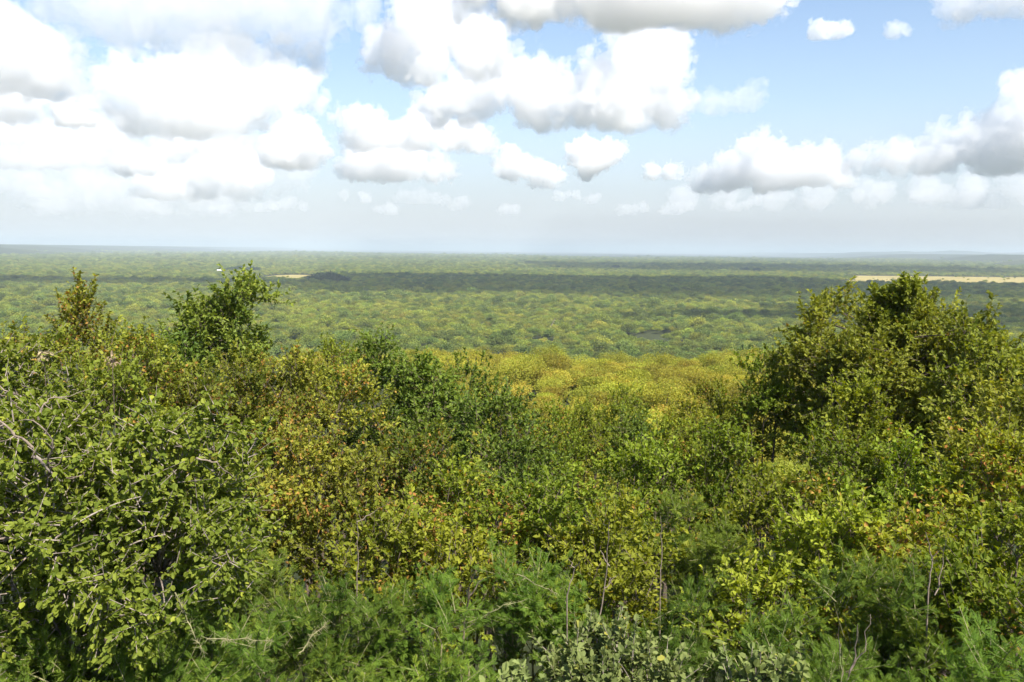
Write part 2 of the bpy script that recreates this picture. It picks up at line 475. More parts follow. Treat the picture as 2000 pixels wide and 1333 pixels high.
def sticks(soup, A, B, r):
    """Many thin three-sided twigs at once."""
    d = unit(B - A); u = unit(np.cross(d, np.array([.3, .5, .8]))); v = np.cross(d, u)
    a = np.arange(3) * 2 * math.pi / 3
    off = np.cos(a)[None, :, None] * u[:, None] + np.sin(a)[None, :, None] * v[:, None]
    r = np.broadcast_to(np.asarray(r, float), (len(A),))[:, None, None]
    V = np.concatenate([A[:, None] + off * r, B[:, None] + off * r * .45], 1)
    Q = np.arange(len(A))[:, None, None] * 6 + np.array([[0, 1, 4, 3], [1, 2, 5, 4], [2, 0, 3, 5]])[None]
    soup.add(V, Q)


def curve(a, b, ctrl, n=8):
    t = np.linspace(0, 1, n)[:, None]
    return a * (1 - t) ** 2 + 2 * ctrl * t * (1 - t) + b * t * t


def grow(seed, h, rx, crown_from=.35, nclump=40, clump_r=.3, sprays=12, nleaf=16, L=.04, W=.022, kind='leaf', stems=4,
         up=.35, shape='dome', young=.12, rust=.0, pods=0.0, twig_r=.003, stem_r=.03, shoots=0, bare=0, bare_dir=(0, -.3, .35), limb_sides=5, out_noise=.3, lean=(0, 0), upright=.0, face_up=.8, droop=-.1):
    """Grow one plant at the origin. Returns soups: foliage, stems, pods, bare branches."""
    rs = np.random.RandomState(seed)
    fol, wood, pod, dead_all = Soup(), Soup(), Soup(), []
    z0 = h * crown_from; hz = (h - z0)
    # clump centres inside an uneven envelope, more of them near its skin
    d = unit(rs.normal(size=(nclump * 3, 3)))
    d[:, 2] = np.where(rs.rand(len(d)) < .75, np.abs(d[:, 2]), d[:, 2])
    u = rs.rand(len(d)) ** .45 * .95 + .05
    lump = 1 + out_noise * NZ.fbm(d * 1.6 + seed * 1.7, 2) * 1.6
    e = d * (u * lump)[:, None]
    if shape == 'dome':
        c = np.stack([e[:, 0] * rx, e[:, 1] * rx, z0 + hz * (.42 + .5 * e[:, 2])], 1)
    elif shape == 'cone':
        zz = np.clip(.5 + .5 * e[:, 2], 0, 1.0)
        c = np.stack([e[:, 0] * rx * (1.15 - .85 * zz), e[:, 1] * rx * (1.15 - .85 * zz), z0 + hz * zz * .96], 1)
    else:  # wide, spreading
        c = np.stack([e[:, 0] * rx, e[:, 1] * rx, z0 + hz * (.5 + .42 * e[:, 2] - .15 * (e[:, 0] ** 2 + e[:, 1] ** 2))], 1)
    keep = [0]
    dmin = clump_r * .62
    for i in range(1, len(c)):
        if len(keep) >= nclump: break
        if np.min(np.linalg.norm(c[keep] - c[i], axis=1)) > dmin: keep.append(i)
    c = c[keep]
    c[:, 2] = np.minimum(c[:, 2], h - clump_r * 1.05)
    c[:, 0] += lean[0] * (c[:, 2] / h) ** 2; c[:, 1] += lean[1] * (c[:, 2] / h) ** 2
    nc = len(c)
    # stems and limbs
    sb = [np.array([rs.normal() * rx * .10, rs.normal() * rx * .10, -.12]) for _ in range(stems)]
    stem_paths = []
    for s in range(stems):
        ang = 2 * math.pi * (s + rs.rand() * .6) / stems
        top = np.array([math.cos(ang) * rx * .42 + lean[0] * .7, math.sin(ang) * rx * .42 + lean[1] * .7, h * rs.uniform(.68, .86)]) if stems > 1 else np.array([lean[0] * .7, lean[1] * .7, h * .75])
        mid = sb[s] * .4 + top * .35 + np.array([rs.normal() * rx * .1, rs.normal() * rx * .1, h * .12])
        pth = curve(sb[s], top, mid, 9) + rs.normal(size=(9, 3)) * rx * .02
        stem_paths.append(pth)
        tube(wood, pth, stem_r * np.linspace(1, .28, 9), limb_sides + 1)
    allp = np.concatenate([p[2:] for p in stem_paths]); ridx = np.concatenate([np.linspace(1, .28, 9)[2:] for _ in stem_paths])
    for k in range(nc):
        low = allp[:, 2] < c[k, 2] - .05
        dd = np.linalg.norm(allp - c[k], axis=1) + np.where(low, 0, 5)
        j = int(np.argmin(dd)); a = allp[j]
        mid = (a + c[k]) / 2 + np.array([0, 0, .12 * np.linalg.norm(c[k] - a)]) + rs.normal(size=3) * clump_r * .12
        tube(wood, curve(a, c[k], mid, 5), stem_r * ridx[j] * np.linspace(.55, .16, 5), limb_sides - 1)
    # twigs of every clump
    cen = np.array([lean[0] * .5, lean[1] * .5, z0 + hz * .3])
    outw = unit(c - cen)
    ci = np.repeat(np.arange(nc), sprays)
    dirs = unit(unit(rs.normal(size=(len(ci), 3))) * .85 + outw[ci] * .55 + np.array([0, 0, up]))
    if upright > 0: dirs = unit(dirs * (1 - upright) + np.array([0, 0, 1.0]) * upright)
    tl = clump_r * rs.uniform(.55, 1.25, len(ci))
    ta = c[ci] + rs.normal(size=(len(ci), 3)) * clump_r * .22; tb = ta + dirs * tl[:, None]
    if twig_r > 0: sticks(wood, ta, tb, twig_r)
    # leaves along the twigs
    crust = np.clip(rs.normal(size=nc) * .5 + .2, 0, 1) * rust
    ctone = rs.normal(size=nc) * .16
    cy = np.clip(rs.normal(size=nc) * .4, 0, 1)
    li = np.repeat(np.arange(len(ci)), nleaf)
    t = rs.uniform(.12, 1.02, len(li))
    P = ta[li] + dirs[li] * (tl[li] * t)[:, None]
    rnd = unit(rs.normal(size=(len(li), 3)))
    A = unit(dirs[li] * .75 + rnd * .75 + np.array([0, 0, droop]))
    N = unit(unit(rs.normal(size=(len(li), 3))) * .75 + np.array([0, 0, face_up]) + outw[ci[li]] * .35)
    cl = ci[li]
    tone = np.clip(rs.uniform(0, 1, len(li)) * .6 + .2 + ctone[cl] * 1.3, 0, 1)
    yg = np.clip((rs.rand(len(li)) < young * (.15 + 2.0 * cy[cl])) * rs.uniform(.3, .9, len(li)) + (t - .6) * young, 0, 1)
    ru = np.where(rs.rand(len(li)) < crust[cl], rs.uniform(.4, 1, len(li)), 0)
    C = np.stack([tone, yg, ru], 1)
    sz = rs.uniform(.65, 1.2, len(li))
    if kind == 'feather': feathers(fol, P, A, N, L * sz, C)
    else: blades(fol, P, A, N, L * sz, W * sz, C, rounded=(kind == 'round'))
    # bunches of seed pods among the leaves
    if pods > 0:
        cp = np.where(rs.rand(nc) < pods * .8, rs.uniform(.2, 1, nc), .02 * pods)
        msk = rs.rand(len(li)) < cp[cl] * .30
        Pp = P[msk] + rs.normal(size=(msk.sum(), 3)) * .015
        Ap = unit(rs.normal(size=(len(Pp), 3)) + np.array([0, 0, -.3]))
        Cp = np.stack([rs.rand(len(Pp)), (rs.rand(len(Pp)) < .2) * .6, (rs.rand(len(Pp)) < .35) * .8], 1)
        if len(Pp): blades(pod, Pp, Ap, unit(rs.normal(size=(len(Pp), 3))), np.full(len(Pp), L * .8), np.full(len(Pp), L * .55), Cp)
    # long leafy shoots that stick out of the crown
    for k in range(shoots):
        a = c[rs.randint(nc)]; dv = unit(unit(rs.normal(size=3)) * .8 + outw[rs.randint(nc)] * .5 + np.array([0, 0, .65]))
        ln = rs.uniform(.35, .8) * max(.4, min(rx * .7, .8))
        b = a + dv * ln; mid = (a + b) / 2 + np.array([0, 0, .15 * ln]); pth = curve(a, b, mid, 8)
        tube(wood, pth, np.linspace(.006, .002, 8), 4)
        m = 26
        tt = rs.uniform(.25, 1, m); ii = np.clip((tt * 7).astype(int), 0, 6); f = (tt * 7 - ii)[:, None]
        Ps = pth[ii] * (1 - f) + pth[ii + 1] * f
        As = unit(rs.normal(size=(m, 3)) + dv * .4); Ns = unit(rs.normal(size=(m, 3)) * .6 + np.array([0, 0, 1.]))
        Cs = np.stack([rs.uniform(.3, 1, m), (rs.rand(m) < .5) * rs.rand(m), np.zeros(m)], 1)
        szs = rs.uniform(.4, .9, m)
        if kind == 'feather': feathers(fol, Ps, As, Ns, L * szs, Cs)
        else: blades(fol, Ps, As, Ns, L * szs, W * szs, Cs, rounded=(kind == 'round'))
    # bare crooked branches
    for k in range(bare):
        dead = Soup(); dead_all.append(dead)
        bd = np.array(bare_dir); a = c[np.argsort(-(outw @ unit(bd)))[rs.randint(max(1, nc // 3))]]
        dv = unit(unit(rs.normal(size=3)) * .8 + bd * .8); ln = rs.uniform(.35, .8) * rx
        pts = [a]
        for q in range(9):
            dv = unit(dv + rs.normal(size=3) * .28 + np.array([0, 0, -.06])); pts.append(pts[-1] + dv * ln / 9)
        pts = np.array(pts); r0 = rs.uniform(.004, .009)
        tube(dead, pts, np.linspace(r0, r0 * .3, 10), 5)
        for q in range(3, 10, 2):
            dd = unit(dv + rs.normal(size=3) * .9); sub = [pts[q]]
            for w in range(4): dd = unit(dd + rs.normal(size=3) * .3); sub.append(sub[-1] + dd * ln * .08)
            tube(dead, np.array(sub), np.linspace(r0 * .5, r0 * .15, 5), 4)
    return fol, wood, pod, dead_all


def plant(name, loc, soups, leaf, bark, label, cat, group=None, rot=0.0):
    fol, wood, pod, dead = soups
    root = bpy.data.objects.new(name, None); COL.objects.link(root)
    root.location = loc; root.rotation_euler = (0, 0, rot); root.empty_display_size = .2
    tag(root, label, cat, group)
    link("crown", fol.mesh("crown", LM[leaf]), None, root)
    link("trunk", wood.mesh("trunk", BK[bark], True), None, root)
    if pod.n: link("rusty_leaves", pod.mesh("rusty_leaves", LM['pod']), None, root)["label"] = "rusty brown leaves and pods among the green"
    for b in dead: link("bare_branch", b.mesh("bare_branch", BK['bare'], True), None, root)
    return root


def copy_tree(o, loc, rot, scale):
    c = o.copy(); COL.objects.link(c)
    c.location = loc; c.rotation_euler = (0, 0, rot); c.scale = (scale[0], scale[0], scale[1])
    for ch in o.children:
        k = ch.copy(); COL.objects.link(k); k.parent = c
    return c


SPECIES = {   # leaf material, bark and growth settings for a plant seen at its distance
    'round':   dict(leaf='round', bark='grey', g=dict(kind='round', L=.034, W=.023, nleaf=21, sprays=16, clump_r=.22, out_noise=.5, young=.14, up=.05, droop=-.35, twig_r=.0035, stem_r=.035, stems=5, shape='dome', bare=34, bare_dir=(-.6, -.35, .75), shoots=16, face_up=.6)),
    'feather': dict(leaf='feather', bark='green', g=dict(kind='feather', L=.052, W=.03, nleaf=22, sprays=14, clump_r=.19, young=.22, up=.25, twig_r=.003, stem_r=.018, stems=4, shape='wide', shoots=9, face_up=1.2)),
    'rusty':   dict(leaf='rusty', bark='brown', g=dict(L=.045, W=.027, nleaf=20, sprays=14, clump_r=.26, young=.16, rust=.08, pods=.52, up=.5, twig_r=.003, stem_r=.025, stems=5, shape='dome', upright=.25, shoots=7)),
    'dark':    dict(leaf='dark', bark='brown', g=dict(L=.056, W=.032, nleaf=19, sprays=15, clump_r=.30, young=.08, up=.3, twig_r=.003, stem_r=.035, stems=3, shape='cone', out_noise=.35, shoots=3)),
    'yellow':  dict(leaf='yellow', bark='brown', g=dict(L=.048, W=.029, nleaf=19, sprays=14, clump_r=.26, young=.2, rust=.03, pods=.1, up=.45, twig_r=.003, stem_r=.025, stems=5, shape='dome', upright=.15, shoots=7)),
    'tree':    dict(leaf='tree', bark='brown', g=dict(L=.072, W=.044, nleaf=21, sprays=17, clump_r=.38, young=.10, rust=.04, up=.25, twig_r=.0035, stem_r=.08, stems=2, shape='dome', out_noise=.42, shoots=0)),
    'fresh':   dict(leaf='fresh', bark='brown', g=dict(L=.072, W=.046, nleaf=18, sprays=15, clump_r=.34, young=.2, up=.25, twig_r=.0035, stem_r=.07, stems=2, shape='dome', out_noise=.4, shoots=3)),
    'grey':    dict(leaf='grey', bark='grey', g=dict(kind='round', L=.038, W=.026, nleaf=20, sprays=14, clump_r=.19, young=.06, up=.45, twig_r=.003, stem_r=.016, stems=6, shape='dome', upright=.25, shoots=3)),
}


# ------------------------------------------------------------------ the plants on the slope in front of the look-out
def fore(species, px, pytop, dist, wpx, label, name='bush', cat='bush', seed=None, hmin=1.0, dens=1.0, **kw):
    """One plant whose top shows at pixel (px, pytop) at this distance and whose crown is wpx pixels wide."""
    sp = SPECIES[species]
    top = at(px, pytop, dist)
    gz = float(hill(top.x, top.y))
    h = max(hmin, top.z - gz)
    rx = wpx / 2 / FPX * dist
    g = dict(sp['g']); g.update(kw)
    hz = min(h * .86, max(3.1 * rx, 1.5))
    g.setdefault('crown_from', 1 - hz / h)
    vol = rx * rx * 3.6 + rx * hz * 2.2
    g.setdefault('nclump', int(np.clip(dens * vol / (g['clump_r'] ** 2) * (.42 if species == 'feather' else .62), 14, 190)))
    sd = seed if seed is not None else int(px * 7 + pytop * 3 + dist * 11)
    return plant(name, (top.x, top.y, gz), grow(sd, h, rx, **g), sp['leaf'], sp['bark'], label, cat)


def build_fore():
    F = fore
    F('feather', 250, 1190, 4.6, 260, "dark feathery bush in the deep shade under the round-leaved bush", 'thorn_bush', young=.03)
    F('feather', 20, 1100, 5.4, 260, "shaded feathery bush at the left edge under the round-leaved bush", 'thorn_bush', young=.03)
    # nearest row
    F('round', 175, 745, 5.2, 560, "near bush of round yellowish leaves with bare twisted twigs at the left edge", 'round_leaved_bush', crown_from=.5, nclump=150)
    F('round', 10, 640, 6.4, 330, "round-leaved bush rising behind the twisted bare twigs, cut by the left edge", 'round_leaved_bush', bare=6)
    F('grey', 1195, 1180, 4.3, 310, "grey-green broad-leaved shrub at the bottom edge, right of the middle", 'grey_leaved_shrub', 'shrub')
    F('grey', 1440, 1275, 3.9, 230, "small grey-green shrub with a yellow sprig at the bottom edge", 'grey_leaved_shrub', 'shrub', young=.3)
    F('grey', 1000, 1285, 3.9, 170, "grey-green shrub low in front of the thin pale thorn shoots", 'grey_leaved_shrub', 'shrub')
    F('feather', 50, 1180, 4.6, 360, "feathery thorn bush in the dark hollow at the bottom left corner", 'thorn_bush')
    F('feather', 330, 1140, 5.0, 330, "feathery thorn bush under the round-leaved bush with a long bare shoot", 'thorn_bush', shoots=12)
    F('feather', 150, 1255, 4.0, 260, "low soft feathery bush filling the bottom edge at the left", 'thorn_bush')
    F('feather', 640, 1085, 5.0, 310, "brightest green feathery thorn bush left of the middle", 'thorn_bush', young=.35)
    F('feather', 470, 1010, 6.4, 300, "dark feathery thorn bush between the round-leaved and the brightest thorn bush", 'thorn_bush', young=.06)
    F('feather', 460, 1220, 4.2, 300, "feathery thorn bush with yellow thorny twigs near the bottom edge", 'thorn_bush', shoots=14)
    F('feather', 860, 1120, 4.9, 300, "feathery thorn bush in front of a reddish upright stem", 'thorn_bush')
    F('feather', 730, 1235, 4.1, 280, "feathery thorn bush at the bottom edge below the brightest one", 'thorn_bush')
    F('feather', 1060, 1065, 5.6, 300, "feathery thorn bush with slanting pale twigs above the grey-green shrub", 'thorn_bush', shoots=14)
    F('feather', 1310, 955, 7.2, 200, "small bright feathery thorn tree among yellow-green bushes", 'thorn_bush', young=.3)
    F('feather', 1420, 1015, 6.6, 220, "feathery thorn bush just right of the small bright one", 'thorn_bush')
    F('feather', 1330, 1130, 5.0, 260, "shaded feathery thorn bush behind the grey-green shrub", 'thorn_bush', young=.05)
    F('feather', 1560, 1160, 4.8, 300, "dark green feathery bush right of the dark hollow", 'thorn_bush', young=.05)
    F('feather', 1745, 1085, 5.2, 250, "feathery bush on thin forked pale stems at the lower right", 'thorn_bush', young=.25, stems=3)
    F('feather', 1900, 1190, 4.4, 280, "feathery bush close to the bottom right corner", 'thorn_bush')
    F('feather', 1650, 1270, 3.9, 260, "low feathery bush at the bottom edge with dead twigs", 'thorn_bush', bare=10)
    F('yellow', 1860, 1020, 5.8, 320, "yellow-green bush with thin upright stems near the right edge", 'yellow_green_bush', bare=6)
    F('yellow', 1990, 1060, 5.2, 260, "yellow-green bush with glossy leaves cut by the lower right edge", 'yellow_green_bush')
    # second row
    F('rusty', 470, 655, 9.2, 300, "reddest bush, rusty with seed pods, below the leafy treetop", 'seed_pod_bush', pods=.75, rust=.2)
    F('rusty', 610, 655, 9.8, 260, "olive bush with rusty pods right of the reddest bush", 'seed_pod_bush')
    F('rusty', 540, 830, 7.6, 300, "brown-tinted bush in front of the reddest bush", 'seed_pod_bush', pods=.6)
    F('rusty', 690, 870, 7.4, 240, "rusty bush below the dark green pointed bushes", 'seed_pod_bush', pods=.65)
    F('rusty', 385, 720, 8.6, 200, "olive bush with red tips behind the round-leaved bush", 'seed_pod_bush')
    F('rusty', 250, 630, 8.8, 210, "orange-tipped bush beside a bunch of pale dry leaves", 'seed_pod_bush', pods=.6)
    F('rusty', 205, 700, 8.0, 200, "olive bush under a bunch of pale dry leaves on the left", 'seed_pod_bush', pods=.3)
    F('rusty', 820, 830, 8.0, 190, "bush with a reddish upper edge in front of dark foliage", 'seed_pod_bush', pods=.75, rust=.25)
    F('yellow', 930, 905, 7.2, 260, "orange speckled yellow-green bush in the middle", 'yellow_green_bush', pods=.6, rust=.12)
    F('yellow', 1090, 900, 7.2, 220, "bright yellow-green bush right of the orange speckled one", 'yellow_green_bush', young=.35)
    F('yellow', 1180, 960, 6.6, 240, "yellow-green bush above the slanting pale twigs", 'yellow_green_bush')
    F('yellow', 900, 1015, 6.0, 250, "olive bush over a reddish upright stem", 'yellow_green_bush', pods=.5)
    F('yellow', 1250, 850, 8.4, 210, "yellow-green bush behind the small bright thorn tree", 'yellow_green_bush')
    F('yellow', 1395, 830, 8.8, 230, "yellow-green bush with a dark hollow under its crown", 'yellow_green_bush')
    F('yellow', 1500, 905, 7.4, 230, "glossy yellow-green bush left of the lower right thicket", 'yellow_green_bush', young=.3)
    F('yellow', 1640, 830, 8.2, 260, "tall yellow-green bush in front of the dark bush tree", 'yellow_green_bush')
    F('yellow', 1690, 735, 9.4, 170, "spiky upright shoots in front of the dark bush tree", 'yellow_green_bush', upright=.35, shape='cone')
    F('yellow', 1790, 850, 8.0, 240, "broad yellow-green bush below the bush tree's trunk", 'yellow_green_bush')
    F('yellow', 1940, 835, 7.8, 240, "speckled bush with orange leaves at the right edge", 'yellow_green_bush', pods=.5)
    F('yellow', 1620, 970, 6.4, 260, "dense olive bush in the middle of the lower right thicket", 'yellow_green_bush', young=.1)
    F('yellow', 1740, 950, 6.6, 220, "bush with a brown dead patch in the lower right thicket", 'yellow_green_bush', pods=.6)
    F('yellow', 1500, 1050, 5.9, 220, "olive bush with a bare pale stem over the dark hollow", 'yellow_green_bush', bare=4)
    F('yellow', 1200, 1060, 5.6, 200, "slender olive bush on pale upright stems", 'yellow_green_bush', stems=3)
    F('yellow', 740, 985, 6.3, 220, "leafy olive bush above the brightest thorn bush", 'yellow_green_bush', pods=.3)
    # dark green third row
    F('dark', 735, 635, 11.5, 120, "slim dark green bush with the highest tip in the middle", 'dark_green_bush', shape='cone')
    F('dark', 820, 672, 11.6, 230, "dark green bush right of the slim high tip", 'dark_green_bush')
    F('dark', 890, 690, 12.4, 160, "dark green bush leaning out over the yellow slope", 'dark_green_bush', shape='dome')
    F('dark', 780, 780, 10.4, 240, "broad dark green bush below the slim high tip", 'dark_green_bush', shape='dome')
    F('dark', 958, 745, 10.6, 120, "small very dark bush jutting over the yellow slope", 'dark_green_bush', shape='dome')
    F('dark', 1000, 830, 9.6, 190, "dark green bush in front of the small jutting one", 'dark_green_bush', shape='dome')
    F('dark', 1230, 800, 12.0, 130, "dark bush half hidden among yellow-green bushes", 'dark_green_bush')
    F('dark', 330, 640, 11.0, 120, "narrow dark green bush under the leafy treetop", 'dark_green_bush')
    # bush trees
    F('tree', 1775, 560, 14.0, 350, "large dark bush tree on the right with a pointed top", 'bush_tree', 'tree', nclump=200, hmin=4, crown_from=.35)
    F('tree', 1752, 528, 13.6, 90, "topmost leafy spray over the large dark bush tree", 'bush_tree', 'tree', nclump=22, crown_from=.72, clump_r=.2, stems=1, out_noise=.1)
    F('tree', 1985, 745, 11.0, 220, "dark leafy bush at the right edge under the bush tree beside the large one", 'bush_tree', 'tree')
    F('yellow', 1995, 930, 7.0, 190, "narrow olive bush cut by the right edge above the glossy one", 'yellow_green_bush')
    F('tree', 1730, 700, 13.2, 210, "dark lower skirt of foliage at the left foot of the large bush tree", 'bush_tree', 'tree')
    F('tree', 1652, 640, 13.0, 130, "left shoulder bush leaning against the large dark bush tree", 'bush_tree', 'tree')
    F('tree', 1960, 640, 12.6, 260, "dark bush tree at the right edge beside the large one", 'bush_tree', 'tree')
    F('tree', 1870, 610, 14.6, 170, "smaller bush tree filling the gap at the right", 'bush_tree', 'tree')

    F('fresh', 425, 525, 14.5, 150, "open leafy treetop standing above the left bushes", 'bush_tree', 'tree', shape='dome', crown_from=.6, nclump=44)
    F('rusty', 145, 540, 10.0, 140, "tall narrow bush with an orange top near the left edge", 'seed_pod_bush', pods=.75, shape='cone', rust=.3, shoots=2)
    F('rusty', 85, 640, 9.0, 170, "green and red bush in front of the tall orange topped one", 'seed_pod_bush')
    F('rusty', 262, 655, 12.5, 130, "loose yellowish bush right of the tall orange topped one", 'seed_pod_bush', young=.35, pods=.2)
    F('yellow', 1215, 752, 18.0, 120, "light green bush standing before the middle of the yellow slope", 'yellow_green_bush', young=.3)
    F('yellow', 1395, 735, 17.0, 140, "tall light green bush before the right end of the yellow slope", 'yellow_green_bush', young=.15)
    F('yellow', 1000, 775, 16.0, 110, "light green bush behind the small dark bush jutting out", 'yellow_green_bush', young=.3)
    F('yellow', 1300, 800, 13.0, 150, "airy olive bush between the dark half hidden bush and the foot of the slope", 'yellow_green_bush')
    # yellow-green fillers before the slope falls away
    F('yellow', 1060, 790, 14.0, 170, "orange-flecked bush at the foot of the yellow slope", 'yellow_green_bush', pods=.55, rust=.2)
    F('yellow', 1140, 770, 17.0, 170, "bright yellow bush at the foot of the yellow slope", 'yellow_green_bush', young=.5)
    F('yellow', 1340, 775, 16.0, 170, "olive bush at the foot of the yellow slope", 'yellow_green_bush')
    F('yellow', 1450, 770, 14.0, 150, "green bush at the left foot of the bush tree", 'yellow_green_bush', young=.1)
    F('yellow', 1500, 690, 13.5, 130, "light green bush leaning on the bush tree's left shoulder", 'yellow_green_bush')
    F('yellow', 660, 660, 15.0, 150, "olive bush behind the slim high tip, left of it", 'yellow_green_bush')


def bare_stems(name, label, cat, dist, lines, r=.008, bark='bare', thorns=0, seed=0):
    # thin leafless stems or shoots: polylines through points at one distance; saplings stand on the ground
    free = not name.startswith('bare_sapling')
    rs = np.random.RandomState(seed + 17)
    s = Soup(); x0, y0 = lines[0][0]
    p0 = at(x0, y0, dist); gz = float(hill(p0.x, p0.y)); o = np.array([p0.x, p0.y, gz])
    for li, ln in enumerate(lines):
        pts = [np.array(at(x, y, dist + rs.uniform(-.05, .05) * k)) - o for k, (x, y) in enumerate(ln)]
        if li == 0 and not free: pts = [np.array([rs.normal() * .05, rs.normal() * .05, -.1])] + pts
        fine = []
        for a, b in zip(pts[:-1], pts[1:]):
            for t in np.linspace(0, 1, 5)[:-1]: fine.append(a + (b - a) * t + rs.normal(size=3) * .004)
        fine.append(pts[-1]); fine = np.array(fine)
        rr = r * (1 if li == 0 else .6)
        tube(s, fine, np.linspace(rr, rr * .35, len(fine)), 5)
        if thorns:
            k = rs.randint(len(fine) - 1, size=thorns); f = rs.rand(thorns)[:, None]
            A = fine[k] * (1 - f) + fine[k + 1] * f; B = A + unit(rs.normal(size=(thorns, 3))) * rs.uniform(.015, .04, (thorns, 1))
            sticks(s, A, B, .0016)
    ob = link(name, s.mesh(name, BK[bark], True)); ob.location = o
    tag(ob, label, cat)


def build_stems():
    B = bare_stems
    B('bare_sapling', "thin pale upright stem with a fork right of the middle bottom", 'sapling', 5.2, [[(1165, 1230), (1180, 1160), (1187, 1080), (1190, 1020)], [(1180, 1150), (1205, 1125)], [(1187, 1105), (1172, 1075)]], .006)
    B('bare_sapling', "Y-shaped pale stem left of the forked upright stem", 'sapling', 5.0, [[(1108, 1165), (1120, 1115), (1138, 1090)], [(1122, 1110), (1110, 1092)]], .0055)
    B('bare_sapling', "short straight pale stem below the small bright thorn tree", 'sapling', 5.6, [[(1290, 1170), (1292, 1060), (1290, 1008)]], .005)
    B('bare_sapling', "reddish upright stem in the middle of the lower thicket", 'sapling', 5.0, [[(900, 1320), (908, 1210), (917, 1150), (925, 1120)], [(915, 1165), (945, 1130)]], .009, 'brown')
    B('bare_sapling', "pair of forked brown stems at the lower right", 'sapling', 5.0, [[(1815, 1150), (1820, 1090), (1808, 1040)], [(1826, 1160), (1840, 1100), (1850, 1050)], [(1820, 1095), (1835, 1075)]], .006)
    B('bare_sapling', "pale forked stems rising from the bottom edge at the right", 'sapling', 4.2, [[(1655, 1333), (1670, 1280), (1675, 1220)], [(1642, 1333), (1638, 1260), (1640, 1215)], [(1660, 1310), (1688, 1270), (1700, 1200)]], .0055)
    B('bare_sapling', "tall thin grey stem standing left of the middle", 'sapling', 5.6, [[(697, 1160), (699, 1080), (697, 1015)], [(698, 1018), (730, 1000), (770, 978)]], .005)
    B('thorny_shoot', "long thorny yellow shoot slanting down at the lower left", 'shoot', 4.2, [[(340, 1160), (362, 1200), (385, 1250), (400, 1285)]], .0035, 'green', 60)
    B('thorny_shoot', "thorny yellow twig lying level near the bottom left", 'shoot', 4.0, [[(405, 1248), (460, 1249), (535, 1253)]], .0035, 'green', 70, 2)
    B('thorny_shoot', "thorny shoot rising to the brightest thorn bush", 'shoot', 4.4, [[(585, 1280), (610, 1240), (640, 1215)]], .0035, 'green', 60, 3)
    B('thorny_shoot', "pale twig slanting down to the right in the middle", 'shoot', 5.0, [[(1010, 1120), (1055, 1145), (1090, 1160)]], .0035, 'green', 30, 4)
    B('thorny_shoot', "pale twig crossing the reddish upright stem", 'shoot', 4.8, [[(880, 1228), (930, 1212), (985, 1185), (1030, 1170)]], .0035, 'green', 40, 5)
    B('dead_branch', "thick grey dead branch poking from the round-leaved bush", 'branch', 4.5, [[(70, 890), (92, 915), (118, 940)]], .009, 'grey', 0, 6)
    B('dead_branch', "long bowed twig at the right flank of the round-leaved bush", 'branch', 4.5, [[(385, 893), (420, 905), (455, 932)]], .005, 'bare', 0, 7)
    B('dead_branch', "twisted bare branch at the left edge above the round-leaved bush", 'branch', 5.0, [[(-20, 770), (15, 773), (40, 800), (80, 830)], [(15, 773), (40, 768), (60, 745)]], .006, 'brown', 0, 8)
    B('dead_branch', "arched bare branch over the top of the round-leaved bush", 'branch', 4.9, [[(75, 820), (85, 790), (105, 775), (150, 785)], [(100, 777), (140, 775), (175, 760)], [(85, 792), (112, 806)]], .005, 'bare', 0, 9)


# ------------------------------------------------------------------ hillside and plain
def small_crown(seed, n, r, h, L, kind, clumps=9, young=.2, rust=.0, fl=.62):
    """A far tree: leaf tufts on the skin and inside of an uneven flat-topped crown, and a forked trunk."""
    rs = np.random.RandomState(seed)
    d = unit(rs.normal(size=(clumps, 3))); d[:, 2] = np.abs(d[:, 2])
    u = rs.rand(clumps) ** .4
    cc = np.stack([d[:, 0] * u * r * .72, d[:, 1] * u * r * .72, h * .52 + d[:, 2] * u * h * .30], 1)
    cr = r * rs.uniform(.30, .52, clumps)
    k = rs.randint(clumps, size=n)
    q = unit(rs.normal(size=(n, 3))) * (rs.rand(n) ** .45)[:, None]
    P = cc[k] + q * cr[k][:, None] * np.array([1, 1, fl])
    A = unit(q + rs.normal(size=(n, 3)) * .8); N = unit(rs.normal(size=(n, 3)) * .5 + np.array([.1, -.25, 1.2]) + q * .45)
    sz = rs.uniform(.6, 1.3, n)
    ct = rs.normal(size=clumps) * .22; cyv = np.clip(rs.normal(size=clumps) * .5, 0, 1)
    C = np.stack([np.clip(rs.rand(n) * .7 + .15 + ct[k], 0, 1), np.clip((rs.rand(n) < young * (.3 + cyv[k])) * rs.rand(n) * 1.3, 0, 1), (rs.rand(n) < rust * (.3 + cyv[k])) * rs.uniform(.4, 1, n)], 1)
    fol = Soup(); blades(fol, P, A, N, L * sz, L * .7 * sz, C)
    wood = Soup()
    for s in range(3):
        j = rs.randint(clumps)
        tube(wood, curve(np.array([0, 0, -.3]), cc[j], np.array([cc[j][0] * .3, cc[j][1] * .3, h * .4]), 5), r * .035 * np.linspace(1, .4, 5), 4)
    return fol, wood


PROTO = {}


